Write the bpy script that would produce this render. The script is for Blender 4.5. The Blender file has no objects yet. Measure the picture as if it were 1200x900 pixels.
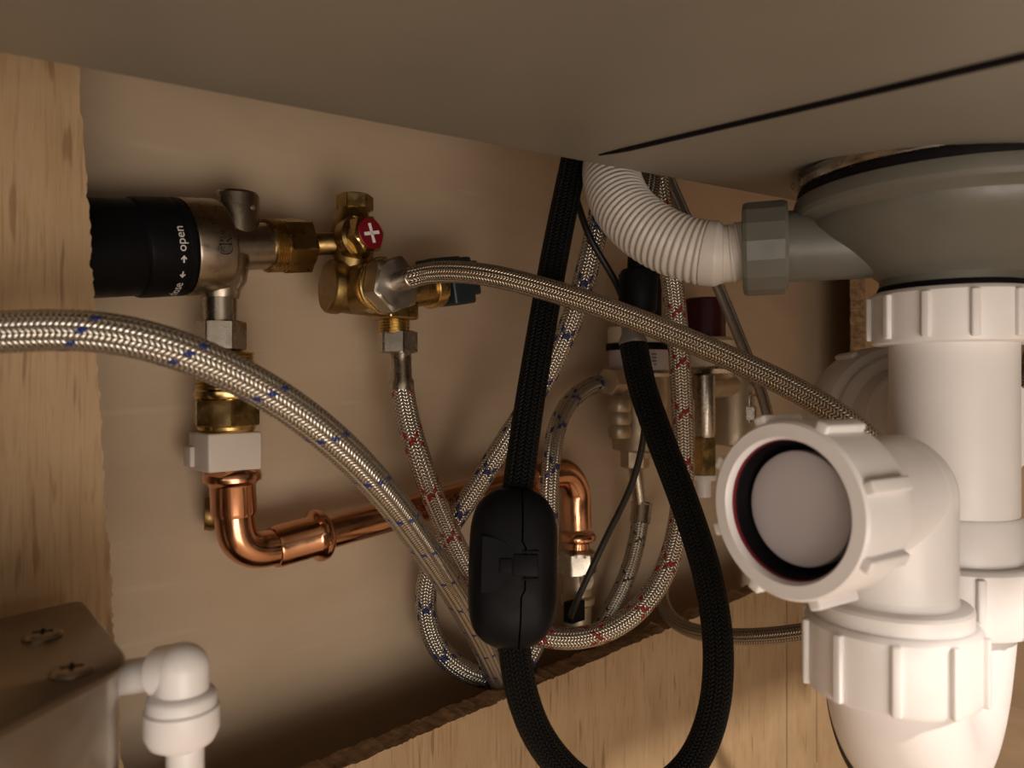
import bpy, bmesh, math, random
import numpy as np
from mathutils import Vector, Matrix

random.seed(7); rng = np.random.default_rng(7)
scn = bpy.context.scene
COL = scn.collection

# ------------------------------------------------------------------ camera
CZ = 0.40                       # height of the lens above the cabinet base
F = 900.0                       # focal length in pixels of a 1200 x 900 frame
cam_d = bpy.data.cameras.new('camera'); cam = bpy.data.objects.new('camera', cam_d); COL.objects.link(cam)
cam.location = (0, 0, CZ); cam.rotation_euler = (math.pi / 2, 0, 0)
cam_d.sensor_width = 36.0; cam_d.lens = 36.0 * F / 1200.0
cam_d.clip_start = 0.01; cam_d.clip_end = 20
cam_d.dof.use_dof = True; cam_d.dof.focus_distance = 0.385; cam_d.dof.aperture_fstop = 13.0
scn.camera = cam

# ------------------------------------------------------------------ world, lights, exposure
world = bpy.data.worlds.new('world'); scn.world = world; world.use_nodes = True
bg = world.node_tree.nodes['Background']
bg.inputs['Color'].default_value = (1.0, 0.80, 0.62, 1); bg.inputs['Strength'].default_value = 0.025

def area(name, loc, target, size, size_y, power, color):
    l = bpy.data.lights.new(name, 'AREA'); l.shape = 'RECTANGLE'; l.size = size; l.size_y = size_y
    l.energy = power; l.color = color
    o = bpy.data.objects.new(name, l); COL.objects.link(o)
    o.location = loc
    o.rotation_euler = (Vector(target) - Vector(loc)).to_track_quat('-Z', 'Y').to_euler()
    return o
# light bounced up off the kitchen floor just outside the open doors
area('floor_bounce', (0.22, -0.28, CZ - 0.27), (-0.08, 0.40, CZ + 0.0), 0.42, 0.30, 1.9, (1.0, 0.885, 0.775))
# the wide lit strip of kitchen seen from inside the cabinet, left and right behind the camera
area('room_glow', (-0.02, -0.42, CZ - 0.16), (-0.20, 0.36, CZ - 0.02), 0.9, 0.30, 1.75, (1.0, 0.885, 0.775))
# ceiling lamp of the kitchen; the sink's front edge keeps it off all but the lowest things
area('ceiling_lamp', (1.36, -0.98, CZ + 1.15), (0.16, 0.30, CZ - 0.12), 0.10, 0.10, 50.0, (1.0, 0.89, 0.78))

vs = scn.view_settings
vs.view_transform = 'Standard'; vs.look = 'None'; vs.exposure = -0.10; vs.gamma = 1.0; vs.use_curve_mapping = False

# ------------------------------------------------------------------ placing: the back wall runs 45 degrees away from the lens
PHI = math.radians(45)
U = Vector((math.cos(PHI), math.sin(PHI), 0)); N = Vector((math.sin(PHI), -math.cos(PHI), 0)); Z = Vector((0, 0, 1))
def at(px, py, d):
    return Vector(((px - 600) / F * d, d, CZ + (450 - py) / F * d))
PE = at(272, 450, 0.357)        # the foot of the copper riser, 30 mm off the wall
def W(px, py, v):               # point seen at a pixel, v metres off the back wall
    r = Vector(((px - 600) / F, 1, (450 - py) / F))
    t = (v - 0.03 + N.dot(Vector((PE.x, PE.y, 0)))) / N.dot(Vector((r.x, r.y, 0)))
    return Vector((0, 0, CZ)) + r * t
def S(npx, p):                  # size in metres of npx pixels at the depth of p
    return npx * p.y / F
WALL0 = Vector((PE.x, PE.y, 0)) - N * 0.03      # origin of the wall frame
def wall_uvz(u, v, z): return WALL0 + U * u + N * v + Z * z
def u_of(p): return (p - WALL0).dot(U)

# ------------------------------------------------------------------ node helpers
class NX:
    """a socket with arithmetic"""
    def __init__(s, nt, sock): s.nt, s.k = nt, sock
    def _m(s, op, *a):
        n = s.nt.nodes.new('ShaderNodeMath'); n.operation = op
        for i, x in enumerate((s,) + a):
            if isinstance(x, NX): s.nt.links.new(x.k, n.inputs[i])
            else: n.inputs[i].default_value = x
        return NX(s.nt, n.outputs[0])
    def __add__(s, o): return s._m('ADD', o)
    def __sub__(s, o): return s._m('SUBTRACT', o)
    def __mul__(s, o): return s._m('MULTIPLY', o)
    def __truediv__(s, o): return s._m('DIVIDE', o)
    def floor(s): return s._m('FLOOR')
    def fract(s): return s._m('FRACT')
    def sin(s): return s._m('SINE')
    def abs(s): return s._m('ABSOLUTE')
    def pow(s, e): return s._m('POWER', e)
    def mod(s, e): return s._m('MODULO', e)
    def lt(s, e): return s._m('LESS_THAN', e)
    def gt(s, e): return s._m('GREATER_THAN', e)
    def mx(s, e): return s._m('MAXIMUM', e)

def new_mat(name):
    m = bpy.data.materials.new(name); m.use_nodes = True
    nt = m.node_tree; b = nt.nodes['Principled BSDF']
    return m, nt, b
def mixc(nt, fac, a, b):
    n = nt.nodes.new('ShaderNodeMix'); n.data_type = 'RGBA'
    if isinstance(fac, NX): nt.links.new(fac.k, n.inputs[0])
    else: n.inputs[0].default_value = fac
    for i, x in ((6, a), (7, b)):
        if isinstance(x, (tuple, list)): n.inputs[i].default_value = (*x, 1)
        else: nt.links.new(x, n.inputs[i])
    return n.outputs[2]
def noise(nt, scale, detail=3, rough=0.5, vec=None, stretch=None):
    tc = nt.nodes.new('ShaderNodeTexCoord')
    src = tc.outputs['Object']
    if stretch:
        mp = nt.nodes.new('ShaderNodeMapping'); mp.inputs['Scale'].default_value = stretch
        nt.links.new(src, mp.inputs['Vector']); src = mp.outputs['Vector']
    n = nt.nodes.new('ShaderNodeTexNoise'); n.inputs['Scale'].default_value = scale
    n.inputs['Detail'].default_value = detail; n.inputs['Roughness'].default_value = rough
    nt.links.new(src, n.inputs['Vector'])
    return NX(nt, n.outputs['Fac'])
def remap(x, a, b, c=0.0, d=1.0):
    n = x.nt.nodes.new('ShaderNodeMapRange'); n.clamp = True
    x.nt.links.new(x.k, n.inputs[0])
    for i, q in enumerate((a, b, c, d)): n.inputs[i + 1].default_value = q
    return NX(x.nt, n.outputs[0])
def bump(nt, b, h, dist, strength=1.0):
    n = nt.nodes.new('ShaderNodeBump'); n.inputs['Distance'].default_value = dist; n.inputs['Strength'].default_value = strength
    nt.links.new(h.k, n.inputs['Height']); nt.links.new(n.outputs[0], b.inputs['Normal'])

def plain(name, col, rough=0.4, metal=0.0, var=0.08, nscale=60, bumpd=0.0, spec=0.5, rvar=0.08):
    """one colour with a little mottling and uneven gloss"""
    m, nt, b = new_mat(name)
    f = noise(nt, nscale, 3)
    dark = tuple(c * (1 - var) for c in col); light = tuple(min(1, c * (1 + var)) for c in col)
    nt.links.new(mixc(nt, remap(f, 0.3, 0.7), dark, light), b.inputs['Base Color'])
    r = remap(noise(nt, nscale * 2.3, 2), 0.3, 0.7, max(0.02, rough - rvar), rough + rvar)
    nt.links.new(r.k, b.inputs['Roughness'])
    b.inputs['Metallic'].default_value = metal; b.inputs['Specular IOR Level'].default_value = spec
    if bumpd: bump(nt, b, noise(nt, nscale * 12, 2), bumpd)
    return m

def braid(name, wire, gap, columns, pitch, tracer=None, turn=0.05, width=0.07, metal=1.0, rough=0.3, depth=0.00042, slant=0.8, double=True, spec=0.5, hand=1.0):
    """plaited sleeve: columns of slanted strands, alternate columns leaning the other way; a coloured strand winds round it"""
    m, nt, b = new_mat(name)
    uv = nt.nodes.new('ShaderNodeUVMap'); sp = nt.nodes.new('ShaderNodeSeparateXYZ'); nt.links.new(uv.outputs[0], sp.inputs[0])
    u, v = NX(nt, sp.outputs[0]), NX(nt, sp.outputs[1])
    c = u * float(columns); ci = c.floor(); a = c - ci
    par = ci.mod(2.0); dr = par * 2.0 - 1.0
    ph = v / pitch + dr * (a - 0.5) * slant
    strand = (ph * math.pi).sin().abs().pow(0.9)
    prof = (a * math.pi).sin().pow(0.5)
    h = strand * prof
    colr = mixc(nt, remap(h, 0.22, 0.55), gap, wire)
    met = remap(h, 0.22, 0.55, 0.0, metal)
    if tracer:
        h1 = (u - v * hand / turn + 50.0).fract().lt(width) * (par.lt(0.5))
        msk = h1
        if double:
            h2 = (u + v / turn + 50.13).fract().lt(width) * (par.gt(0.5))
            msk = h1.mx(h2)
        msk = msk * h.gt(0.25)
        colr = mixc(nt, msk, colr, tracer)
        met = met * (msk * -1.0 + 1.0)
    nt.links.new(colr, b.inputs['Base Color']); nt.links.new(met.k, b.inputs['Metallic'])
    b.inputs['Roughness'].default_value = rough; b.inputs['Specular IOR Level'].default_value = spec
    bump(nt, b, h, depth)
    return m

# ------------------------------------------------------------------ materials
MT = {}
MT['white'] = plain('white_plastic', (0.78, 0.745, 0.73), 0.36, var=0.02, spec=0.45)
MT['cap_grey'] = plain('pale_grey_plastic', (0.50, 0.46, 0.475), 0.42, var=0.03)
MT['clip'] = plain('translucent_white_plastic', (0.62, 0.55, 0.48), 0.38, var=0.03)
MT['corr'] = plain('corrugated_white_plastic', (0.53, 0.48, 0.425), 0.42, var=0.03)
MT['grey'] = plain('grey_plastic', (0.108, 0.103, 0.084), 0.38, var=0.05, bumpd=0.00003)
MT['black'] = plain('black_plastic', (0.006, 0.006, 0.007), 0.5, var=0.2, spec=0.08)
MT['matte_black'] = plain('matte_black_plastic', (0.006, 0.006, 0.007), 0.45, var=0.2, bumpd=0.00002, spec=0.09)
MT['rubber'] = plain('black_rubber', (0.006, 0.005, 0.006), 0.55, var=0.2, spec=0.08)
MT['red'] = plain('red_plastic', (0.16, 0.005, 0.012), 0.4)
MT['maroon'] = plain('maroon_plastic', (0.05, 0.004, 0.012), 0.35)
MT['cream'] = plain('cream_plastic', (0.66, 0.58, 0.44), 0.4, var=0.04)
MT['teal'] = plain('dark_teal_plastic', (0.010, 0.022, 0.026), 0.42, var=0.2)
MT['print'] = plain('white_print', (0.75, 0.72, 0.68), 0.5, var=0.02)
MT['darkprint'] = plain('dark_print', (0.08, 0.06, 0.05), 0.5, var=0.02)
MT['nickel'] = plain('cast_nickel', (0.40, 0.345, 0.275), 0.30, 1.0, var=0.05, nscale=120, bumpd=0.00001, rvar=0.04)
MT['chrome'] = plain('chromed_brass', (0.46, 0.42, 0.36), 0.26, 1.0, var=0.05, nscale=90, rvar=0.04)
MT['steel'] = plain('brushed_steel', (0.46, 0.42, 0.37), 0.36, 1.0, var=0.06)
MT['brass'] = plain('raw_brass', (0.43, 0.295, 0.115), 0.30, 1.0, var=0.12, nscale=80, bumpd=0.00004)
MT['brass_bright'] = plain('machined_brass', (0.58, 0.415, 0.17), 0.24, 1.0, var=0.06)
MT['brass_dull'] = plain('cast_brass', (0.31, 0.205, 0.08), 0.38, 1.0, var=0.12, nscale=150, bumpd=0.00006)
MT['copper'] = plain('copper', (0.70, 0.37, 0.215), 0.19, 1.0, var=0.12, nscale=45)
MT['tinned'] = plain('valve_casting', (0.42, 0.34, 0.24), 0.42, 0.7, var=0.08, nscale=100)
MT['cable'] = plain('black_cable', (0.008, 0.008, 0.008), 0.45, var=0.1)
MT['tube'] = plain('grey_tube', (0.20, 0.175, 0.15), 0.35, 0.3)
MT['cover'] = plain('filter_cover_steel', (0.27, 0.22, 0.17), 0.30, 1.0, var=0.02, rvar=0.02)

MT['braid_blue'] = braid('steel_braid_blue_tracer', (0.78, 0.73, 0.64), (0.07, 0.055, 0.04), 18, 0.00160, (0.010, 0.030, 0.20), 0.028, 0.085, rough=0.24, double=False, hand=-1.0)
MT['braid_blue_far'] = braid('steel_braid_blue_strands', (0.74, 0.69, 0.60), (0.06, 0.05, 0.04), 18, 0.0018, (0.010, 0.026, 0.13), 0.030, 0.12, rough=0.26)
MT['braid_red'] = braid('steel_braid_red_tracer', (0.74, 0.69, 0.60), (0.06, 0.05, 0.04), 18, 0.0018, (0.34, 0.010, 0.012), 0.030, 0.10, rough=0.26)
MT['braid_bronze'] = braid('dull_steel_braid', (0.56, 0.46, 0.35), (0.030, 0.020, 0.014), 20, 0.0014, rough=0.30, slant=0.8)
MT['braid_dark'] = braid('dark_steel_braid', (0.46, 0.39, 0.31), (0.025, 0.02, 0.015), 16, 0.0015, rough=0.30, slant=0.8)
MT['braid_grey'] = braid('steel_braid_black_tracer', (0.66, 0.60, 0.50), (0.06, 0.05, 0.04), 16, 0.0019, (0.02, 0.02, 0.025), 0.03, 0.06)
MT['braid_black'] = braid('black_nylon_braid', (0.007, 0.007, 0.007), (0.002, 0.002, 0.002), 24, 0.0019, metal=0.0, rough=0.5, depth=0.0008, spec=0.12)

def wood_mat():
    m, nt, b = new_mat('plywood')
    fine = noise(nt, 1.0, 4, 0.6, stretch=(620, 620, 30))
    mid = noise(nt, 1.0, 3, 0.55, stretch=(70, 70, 9))
    big = noise(nt, 1.0, 3, 0.6, stretch=(26, 26, 22))
    c1 = mixc(nt, remap(mid, 0.3, 0.72), (0.36, 0.235, 0.122), (0.43, 0.295, 0.165))
    c2 = mixc(nt, remap(big, 0.35, 0.7, 0, 0.5), c1, (0.49, 0.35, 0.21))
    c3 = mixc(nt, remap(fine, 0.52, 0.70, 0, 0.7), c2, (0.27, 0.155, 0.075))
    streak = noise(nt, 1.0, 2, 0.4, stretch=(340, 340, 34))
    c4 = mixc(nt, remap(streak, 0.62, 0.72, 0, 0.6), c3, (0.17, 0.09, 0.04))
    nt.links.new(c4, b.inputs['Base Color'])
    b.inputs['Roughness'].default_value = 0.62; b.inputs['Specular IOR Level'].default_value = 0.3
    bump(nt, b, fine * -0.6 + mid * 0.3, 0.0006)
    return m
MT['wood'] = wood_mat()
MT['wood_edge'] = plain('raw_plywood_edge', (0.30, 0.19, 0.10), 0.75, var=0.5, nscale=170, bumpd=0.0003)
def wall_mat():
    m, nt, b = new_mat('cream_board')
    a = noise(nt, 1.0, 4, 0.6, stretch=(9, 9, 26)); f = noise(nt, 1.0, 3, 0.6, stretch=(160, 160, 30))
    c = mixc(nt, remap(a, 0.3, 0.75), (0.50, 0.377, 0.256), (0.60, 0.466, 0.328))
    sc_ = noise(nt, 1.0, 2, 0.4, stretch=(14, 14, 130))
    c = mixc(nt, remap(sc_, 0.66, 0.76, 0, 0.28), c, (0.70, 0.57, 0.43))
    c = mixc(nt, remap(f, 0.66, 0.8, 0, 0.25), c, (0.40, 0.31, 0.23))
    nt.links.new(c, b.inputs['Base Color']); b.inputs['Roughness'].default_value = 0.5
    bump(nt, b, f * 0.4 + a * 0.6, 0.0004)
    return m
MT['wall'] = wall_mat()
def sink_mat():
    m, nt, b = new_mat('sink_underside')
    a = noise(nt, 7, 4, 0.6); s_ = noise(nt, 1.0, 3, 0.6, stretch=(18, 60, 20))
    c = mixc(nt, remap(a, 0.3, 0.7), (0.24, 0.218, 0.178), (0.285, 0.258, 0.213))
    c = mixc(nt, remap(s_, 0.69, 0.82, 0, 0.35), c, (0.50, 0.44, 0.37))
    nt.links.new(c, b.inputs['Base Color'])
    b.inputs['Metallic'].default_value = 0.35
    nt.links.new(remap(a, 0.3, 0.7, 0.42, 0.55).k, b.inputs['Roughness'])
    bump(nt, b, noise(nt, 900, 2), 0.00006)
    return m
MT['sink'] = sink_mat()
MT['base'] = plain('cabinet_base_board', (0.42, 0.30, 0.19), 0.6, var=0.1, nscale=20)

# ------------------------------------------------------------------ mesh helpers
class MB:
    def __init__(s): s.v, s.f, s.uv, s.mi = [], [], {}, {}
    def add(s, verts, faces, uvs=None, mi=0):
        o = len(s.v); s.v.extend([tuple(p) for p in verts])
        for k, f in enumerate(faces):
            if uvs is not None: s.uv[len(s.f)] = uvs[k]
            if mi: s.mi[len(s.f)] = mi
            s.f.append(tuple(i + o for i in f))
        return s

def ortho(axis, ref=None):
    a = Vector(axis).normalized()
    r = Vector(ref) if ref is not None else (Z if abs(a.z) < 0.9 else Vector((0, -1, 0)))
    e1 = (r - a * r.dot(a)).normalized()
    return e1, a.cross(e1), a

def lathe(mb, prof, o, axis, n=48, ref=None, mi=0, scale2=1.0):
    """prof: [(radius, height along axis)]; closed on the axis where radius is 0"""
    e1, e2, a = ortho(axis, ref); o = Vector(o)
    vs_, rows = [], []
    for r, h in prof:
        if r <= 1e-9: rows.append([len(vs_)]); vs_.append(o + a * h)
        else:
            rows.append(list(range(len(vs_), len(vs_) + n)))
            for k in range(n):
                t = 2 * math.pi * k / n
                vs_.append(o + a * h + e1 * (r * math.cos(t)) + e2 * (r * scale2 * math.sin(t)))
    fs = []
    for A, B in zip(rows[:-1], rows[1:]):
        if len(A) == 1 and len(B) == 1: continue
        for k in range(n):
            j = (k + 1) % n
            if len(A) == 1: fs.append((A[0], B[k], B[j]))
            elif len(B) == 1: fs.append((A[k], B[0], A[j]))
            else: fs.append((A[k], B[k], B[j], A[j]))
    return mb.add(vs_, fs, mi=mi)

def poly_nut(mb, o, axis, h, ap, sides=6, rot=0.0, bore=0.0, cham=0.12, ref=None, n=96, mi=0):
    """chamfered many-sided nut, ap = radius across the flats, from o along axis"""
    e1, e2, a = ortho(axis, ref); o = Vector(o)
    rc = ap / math.cos(math.pi / sides); lim = ap * 1.035
    def rad(t):
        q = (t - rot + math.pi / sides) % (2 * math.pi / sides) - math.pi / sides
        return ap / math.cos(q)
    c = (rc - ap) * 0.9 + ap * cham * 0.3
    rows = []
    hs = [(0, lim - c * 0.5, 1), (c * 0.42, rc, 0), (h - c * 0.42, rc, 0), (h, lim - c * 0.5, 1)]
    vs_ = []
    first = None
    if bore > 0: rows.append(len(vs_)); vs_ += [o + e1 * bore * math.cos(2 * math.pi * k / n) + e2 * bore * math.sin(2 * math.pi * k / n) for k in range(n)]
    for hh, L, _ in hs:
        rows.append(len(vs_))
        for k in range(n):
            t = 2 * math.pi * k / n; r = min(rad(t), L if _ else rc)
            vs_.append(o + a * hh + e1 * (r * math.cos(t)) + e2 * (r * math.sin(t)))
    if bore > 0: rows.append(len(vs_)); vs_ += [o + a * h + e1 * bore * math.cos(2 * math.pi * k / n) + e2 * bore * math.sin(2 * math.pi * k / n) for k in range(n)]
    fs = []
    for A, B in zip(rows[:-1], rows[1:]):
        for k in range(n):
            j = (k + 1) % n; fs.append((A + k, B + k, B + j, A + j))
    if bore <= 0:
        fs.append(tuple(range(n))); fs.append(tuple(rows[-1] + k for k in range(n)))
    return mb.add(vs_, fs, mi=mi)

def thread(mb, o, axis, r, length, pitch=0.0011, n=40, mi=0):
    prof = [(0, 0)]; k = max(2, int(length / pitch))
    for i in range(k):
        h = i * length / k; q = length / k
        prof += [(r * 0.93, h), (r, h + q * 0.4), (r, h + q * 0.6), (r * 0.93, h + q * 0.98)]
    prof.append((0, length))
    return lathe(mb, prof, o, axis, n, mi=mi)

def spline(pts, ds):
    P = np.array([tuple(p) for p in pts], float)
    P = np.vstack([2 * P[0] - P[1], P, 2 * P[-1] - P[-2]])
    out = []
    for i in range(1, len(P) - 2):
        p0, p1, p2, p3 = P[i - 1:i + 3]
        t0 = 0; t1 = t0 + max(1e-6, np.linalg.norm(p1 - p0)) ** 0.5; t2 = t1 + max(1e-6, np.linalg.norm(p2 - p1)) ** 0.5
        t3 = t2 + max(1e-6, np.linalg.norm(p3 - p2)) ** 0.5
        t = np.linspace(t1, t2, 40, endpoint=(i == len(P) - 3))[:, None]
        A1 = (t1 - t) / (t1 - t0) * p0 + (t - t0) / (t1 - t0) * p1
        A2 = (t2 - t) / (t2 - t1) * p1 + (t - t1) / (t2 - t1) * p2
        A3 = (t3 - t) / (t3 - t2) * p2 + (t - t2) / (t3 - t2) * p3
        B1 = (t2 - t) / (t2 - t0) * A1 + (t - t0) / (t2 - t0) * A2
        B2 = (t3 - t) / (t3 - t1) * A2 + (t - t1) / (t3 - t1) * A3
        out.append((t2 - t) / (t2 - t1) * B1 + (t - t1) / (t2 - t1) * B2)
    Q = np.vstack(out)
    return resample(Q, ds)
def resample(Q, ds):
    L = np.concatenate([[0], np.cumsum(np.linalg.norm(np.diff(Q, axis=0), axis=1))])
    n = max(2, int(round(L[-1] / ds)) + 1)
    s = np.linspace(0, L[-1], n)
    return np.stack([np.interp(s, L, Q[:, k]) for k in range(3)], 1)
def smooth(Q, k):
    for _ in range(k):
        R = Q.copy(); R[1:-1] = (Q[:-2] + 2 * Q[1:-1] + Q[2:]) / 4; Q = R
    return Q

def sweep(mb, Q, rad, n=28, caps=True, flat=1.0, mi=0, v0=0.0):
    """tube along the points Q; rad a number or a function of (arc length, total)"""
    Q = np.asarray(Q, float); T = np.gradient(Q, axis=0); T /= np.linalg.norm(T, axis=1)[:, None]
    L = np.concatenate([[0], np.cumsum(np.linalg.norm(np.diff(Q, axis=0), axis=1))])
    ref = np.array([0, 0, 1.0]) if abs(T[0][2]) < 0.9 else np.array([0, -1.0, 0])
    e1 = ref - T[0] * ref.dot(T[0]); e1 /= np.linalg.norm(e1)
    vs_ = []; m = len(Q); th = np.linspace(0, 2 * np.pi, n, endpoint=False)
    for i in range(m):
        e1 = e1 - T[i] * e1.dot(T[i]); e1 /= np.linalg.norm(e1); e2 = np.cross(T[i], e1)
        r = rad(L[i], L[-1]) if callable(rad) else rad
        ring = Q[i] + np.outer(np.cos(th), e1) * r + np.outer(np.sin(th), e2) * r * flat
        vs_.extend(map(tuple, ring))
    fs, uvs = [], []
    for i in range(m - 1):
        a, b = v0 + L[i], v0 + L[i + 1]
        for k in range(n):
            j = (k + 1) % n
            fs.append((i * n + k, (i + 1) * n + k, (i + 1) * n + j, i * n + j))
            uvs.append(((k / n, a), (k / n, b), ((k + 1) / n, b), ((k + 1) / n, a)))
    if caps:
        fs.append(tuple(range(n))); uvs.append([(0, 0)] * n)
        fs.append(tuple((m - 1) * n + k for k in range(n))); uvs.append([(0, 0)] * n)
    return mb.add(vs_, fs, uvs, mi)

def cyl(mb, p, q, r, r2=None, n=40, bev=0.0, mi=0):
    p, q = Vector(p), Vector(q); L = (q - p).length; r2 = r if r2 is None else r2
    if bev > 0: prof = [(0, 0), (r - bev, 0), (r, bev), (r2, L - bev), (r2 - bev, L), (0, L)]
    else: prof = [(0, 0), (r, 0), (r2, L), (0, L)]
    return lathe(mb, prof, p, q - p, n, mi=mi)

def box(mb, c, ax, ay, az, sx, sy, sz, bev=0.0, mi=0):
    """oriented box about c with half sizes and bevelled edges"""
    bm = bmesh.new(); bmesh.ops.create_cube(bm, size=2.0)
    for v in bm.verts: v.co = Vector((v.co.x * sx, v.co.y * sy, v.co.z * sz))
    if bev > 0: bmesh.ops.bevel(bm, geom=list(bm.edges), offset=bev, segments=3, profile=0.5, affect='EDGES')
    bm.verts.index_update()
    vs_ = [Vector(c) + ax * v.co.x + ay * v.co.y + az * v.co.z for v in bm.verts]
    fs = [tuple(v.index for v in f.verts) for f in bm.faces]; bm.free()
    return mb.add(vs_, fs, mi=mi)

BASES = {}
def link_mesh(name, me, parent):
    o = bpy.data.objects.new(name, me); COL.objects.link(o)
    if parent is not None: o.parent = parent; BASES[o.name] = BASES[parent.name]
    return o
def build(mb, name, mats, parent=None, sharp=35, base=None):
    """the collected shapes as ONE mesh object; recalculated normals, smooth but for sharp edges"""
    if parent is not None: b = BASES[parent.name]
    else: b = Vector(base) if base is not None else Vector((sum(p[0] for p in mb.v) / len(mb.v), sum(p[1] for p in mb.v) / len(mb.v), min(p[2] for p in mb.v)))
    me = bpy.data.meshes.new(name)
    me.from_pydata([(p[0] - b.x, p[1] - b.y, p[2] - b.z) for p in mb.v], [], mb.f)
    for m in (mats if isinstance(mats, (list, tuple)) else [mats]): me.materials.append(MT[m])
    if mb.mi:
        for i, k in mb.mi.items(): me.polygons[i].material_index = k
    if mb.uv:
        lay = me.uv_layers.new(name='UVMap'); arr = np.zeros(len(me.loops) * 2, np.float32)
        for i, p in enumerate(me.polygons):
            if i in mb.uv:
                for k, li in enumerate(p.loop_indices): arr[2 * li:2 * li + 2] = mb.uv[i][k]
        lay.data.foreach_set('uv', arr)
    bm = bmesh.new(); bm.from_mesh(me); bmesh.ops.recalc_face_normals(bm, faces=bm.faces); bm.to_mesh(me); bm.free()
    me.polygons.foreach_set('use_smooth', [True] * len(me.polygons))
    me.set_sharp_from_angle(angle=math.radians(sharp))
    o = link_mesh(name, me, parent)
    if parent is None: o.location = b; BASES[o.name] = b
    return o
def tag(o, label, cat, group=None, kind=None):
    o['label'] = label; o['category'] = cat
    if group: o['group'] = group
    if kind: o['kind'] = kind
    return o
def thing(name, base, label, cat, group=None):
    o = bpy.data.objects.new(name, None); COL.objects.link(o); o.location = base; o.empty_display_size = 0.01
    BASES[o.name] = Vector(base); return tag(o, label, cat, group)
def setting(o, label, cat):
    o['kind'] = 'structure'; o['label'] = label; o['category'] = cat; return o
def lettering(name, s, size, mapper, mat, parent, depth=0.0):
    """type set with the built-in face and laid on a curved surface by mapper(x, y)"""
    cu = bpy.data.curves.new(name, 'FONT'); cu.body = s; cu.size = size; cu.align_x = 'LEFT'; cu.resolution_u = 3
    tmp = bpy.data.objects.new(name, cu); COL.objects.link(tmp); bpy.context.view_layer.update()
    me = bpy.data.meshes.new_from_object(tmp.evaluated_get(bpy.context.evaluated_depsgraph_get()))
    mb = MB(); mb.add([mapper(v.co.x, v.co.y) for v in me.vertices], [tuple(p.vertices) for p in me.polygons])
    bpy.data.objects.remove(tmp); bpy.data.meshes.remove(me); bpy.data.curves.remove(cu)
    return build(mb, name, mat, parent)

# ================================================================== THE SETTING
# floor of the cabinet
mb = MB(); box(mb, (0.25, 0.35, -0.009), Vector((1, 0, 0)), Vector((0, 1, 0)), Z, 1.1, 1.0, 0.009)
setting(build(mb, 'floor', 'base'), 'plain board base of the sink cabinet', 'floor')
# cream board behind the pipes
def wbox(mb, u0, u1, v0, v1, z0, z1):
    box(mb, wall_uvz((u0 + u1) / 2, (v0 + v1) / 2, (z0 + z1) / 2), U, N, Z, (u1 - u0) / 2, (v1 - v0) / 2, (z1 - z0) / 2)
mb = MB(); 
bm_ = MB(); bm_.add([(u, v, z) for u in (-0.35, 1.25) for v in (-0.02, 0.0) for z in (0.0, 0.80)],
    [(0, 1, 3, 2), (4, 6, 7, 5), (0, 4, 5, 1), (2, 3, 7, 6), (0, 2, 6, 4), (1, 5, 7, 3)])
def in_wall_frame(mb, name, mats, sharp=35):
    o = build(mb, name, mats, base=(0, 0, 0), sharp=sharp)
    o.location = WALL0; o.rotation_euler = (0, 0, PHI); return o
# local frame: x along the wall, y away from the room, so mirror v
bm_.v = [(u, -v, z) for u, v, z in bm_.v]
setting(in_wall_frame(bm_, 'wall_back', 'wall'), 'smooth cream board wall behind the pipes and valves', 'wall')

bm_ = MB(); bm_.add([(u, -v, z) for u in (-0.35, 1.25) for v in (-0.02, 0.60) for z in (CZ + 0.27, CZ + 0.30)],
    [(0, 1, 3, 2), (4, 6, 7, 5), (0, 4, 5, 1), (2, 3, 7, 6), (0, 2, 6, 4), (1, 5, 7, 3)])
setting(in_wall_frame(bm_, 'ceiling', 'base'), 'unseen worktop underside added to block light above the sink', 'worktop')  # worktop slab out of view, put in to block light from above

bm_ = MB(); bm_.add([(u, -v, z) for u in (0.95, 0.968) for v in (0.0, 0.56) for z in (0.0, CZ + 0.27)],
    [(0, 1, 3, 2), (4, 6, 7, 5), (0, 4, 5, 1), (2, 3, 7, 6), (0, 2, 6, 4), (1, 5, 7, 3)])
setting(in_wall_frame(bm_, 'wall_right', 'base'), 'brown side board of the cabinet beyond the waste trap', 'wall')

# plywood back panel with a rough sawn opening
VB, VF = 0.056, 0.071
hl_top = u_of(W(93, 90, VF)); hl_bot = u_of(W(131, 700, VF)); z_top = W(93, 90, VF).z; z_bot = W(131, 700, VF).z
hr = u_of(W(1014, 400, VF)); zb0 = W(480, 867, VF).z; zb1 = W(886, 693, VF).z
ub0, ub1 = u_of(W(480, 867, VF)), u_of(W(886, 693, VF)); zt = CZ + 0.25
def ul(z): return hl_top + (hl_bot - hl_top) * (z - z_top) / (z_bot - z_top)
def zbt(u): return zb0 + (zb1 - zb0) * (u - ub0) / (ub1 - ub0)
loop = []
def seg(a, b, st=0.0011):
    n = max(1, int((Vector(b) - Vector(a)).length / st))
    return [(a[0] + (b[0] - a[0]) * i / n, a[1] + (b[1] - a[1]) * i / n) for i in range(n)]
cBL, cBR = (ul(zbt(ul(zb0))), zbt(hl_bot)), (hr, zbt(hr))
cTL, cTR = (ul(zt), zt), (hr, zt)
loop = seg(cTL, cBL) + seg(cBL, cBR) + seg(cBR, cTR) + seg(cTR, cTL, 0.02)
nl = len(loop)
def rough(k, amp):
    w = 0; out = []
    for i in range(k):
        w = w * 0.72 + random.uniform(-1, 1) * 0.55
        out.append(w * amp + (random.uniform(-1, 1) * amp * 1.2 if random.random() < 0.10 else 0))
    return out
ja, jb = rough(nl, 0.0008), rough(nl, 0.0013)
cu_, cz_ = (cBL[0] + cBR[0]) / 2, CZ + 0.02
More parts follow.
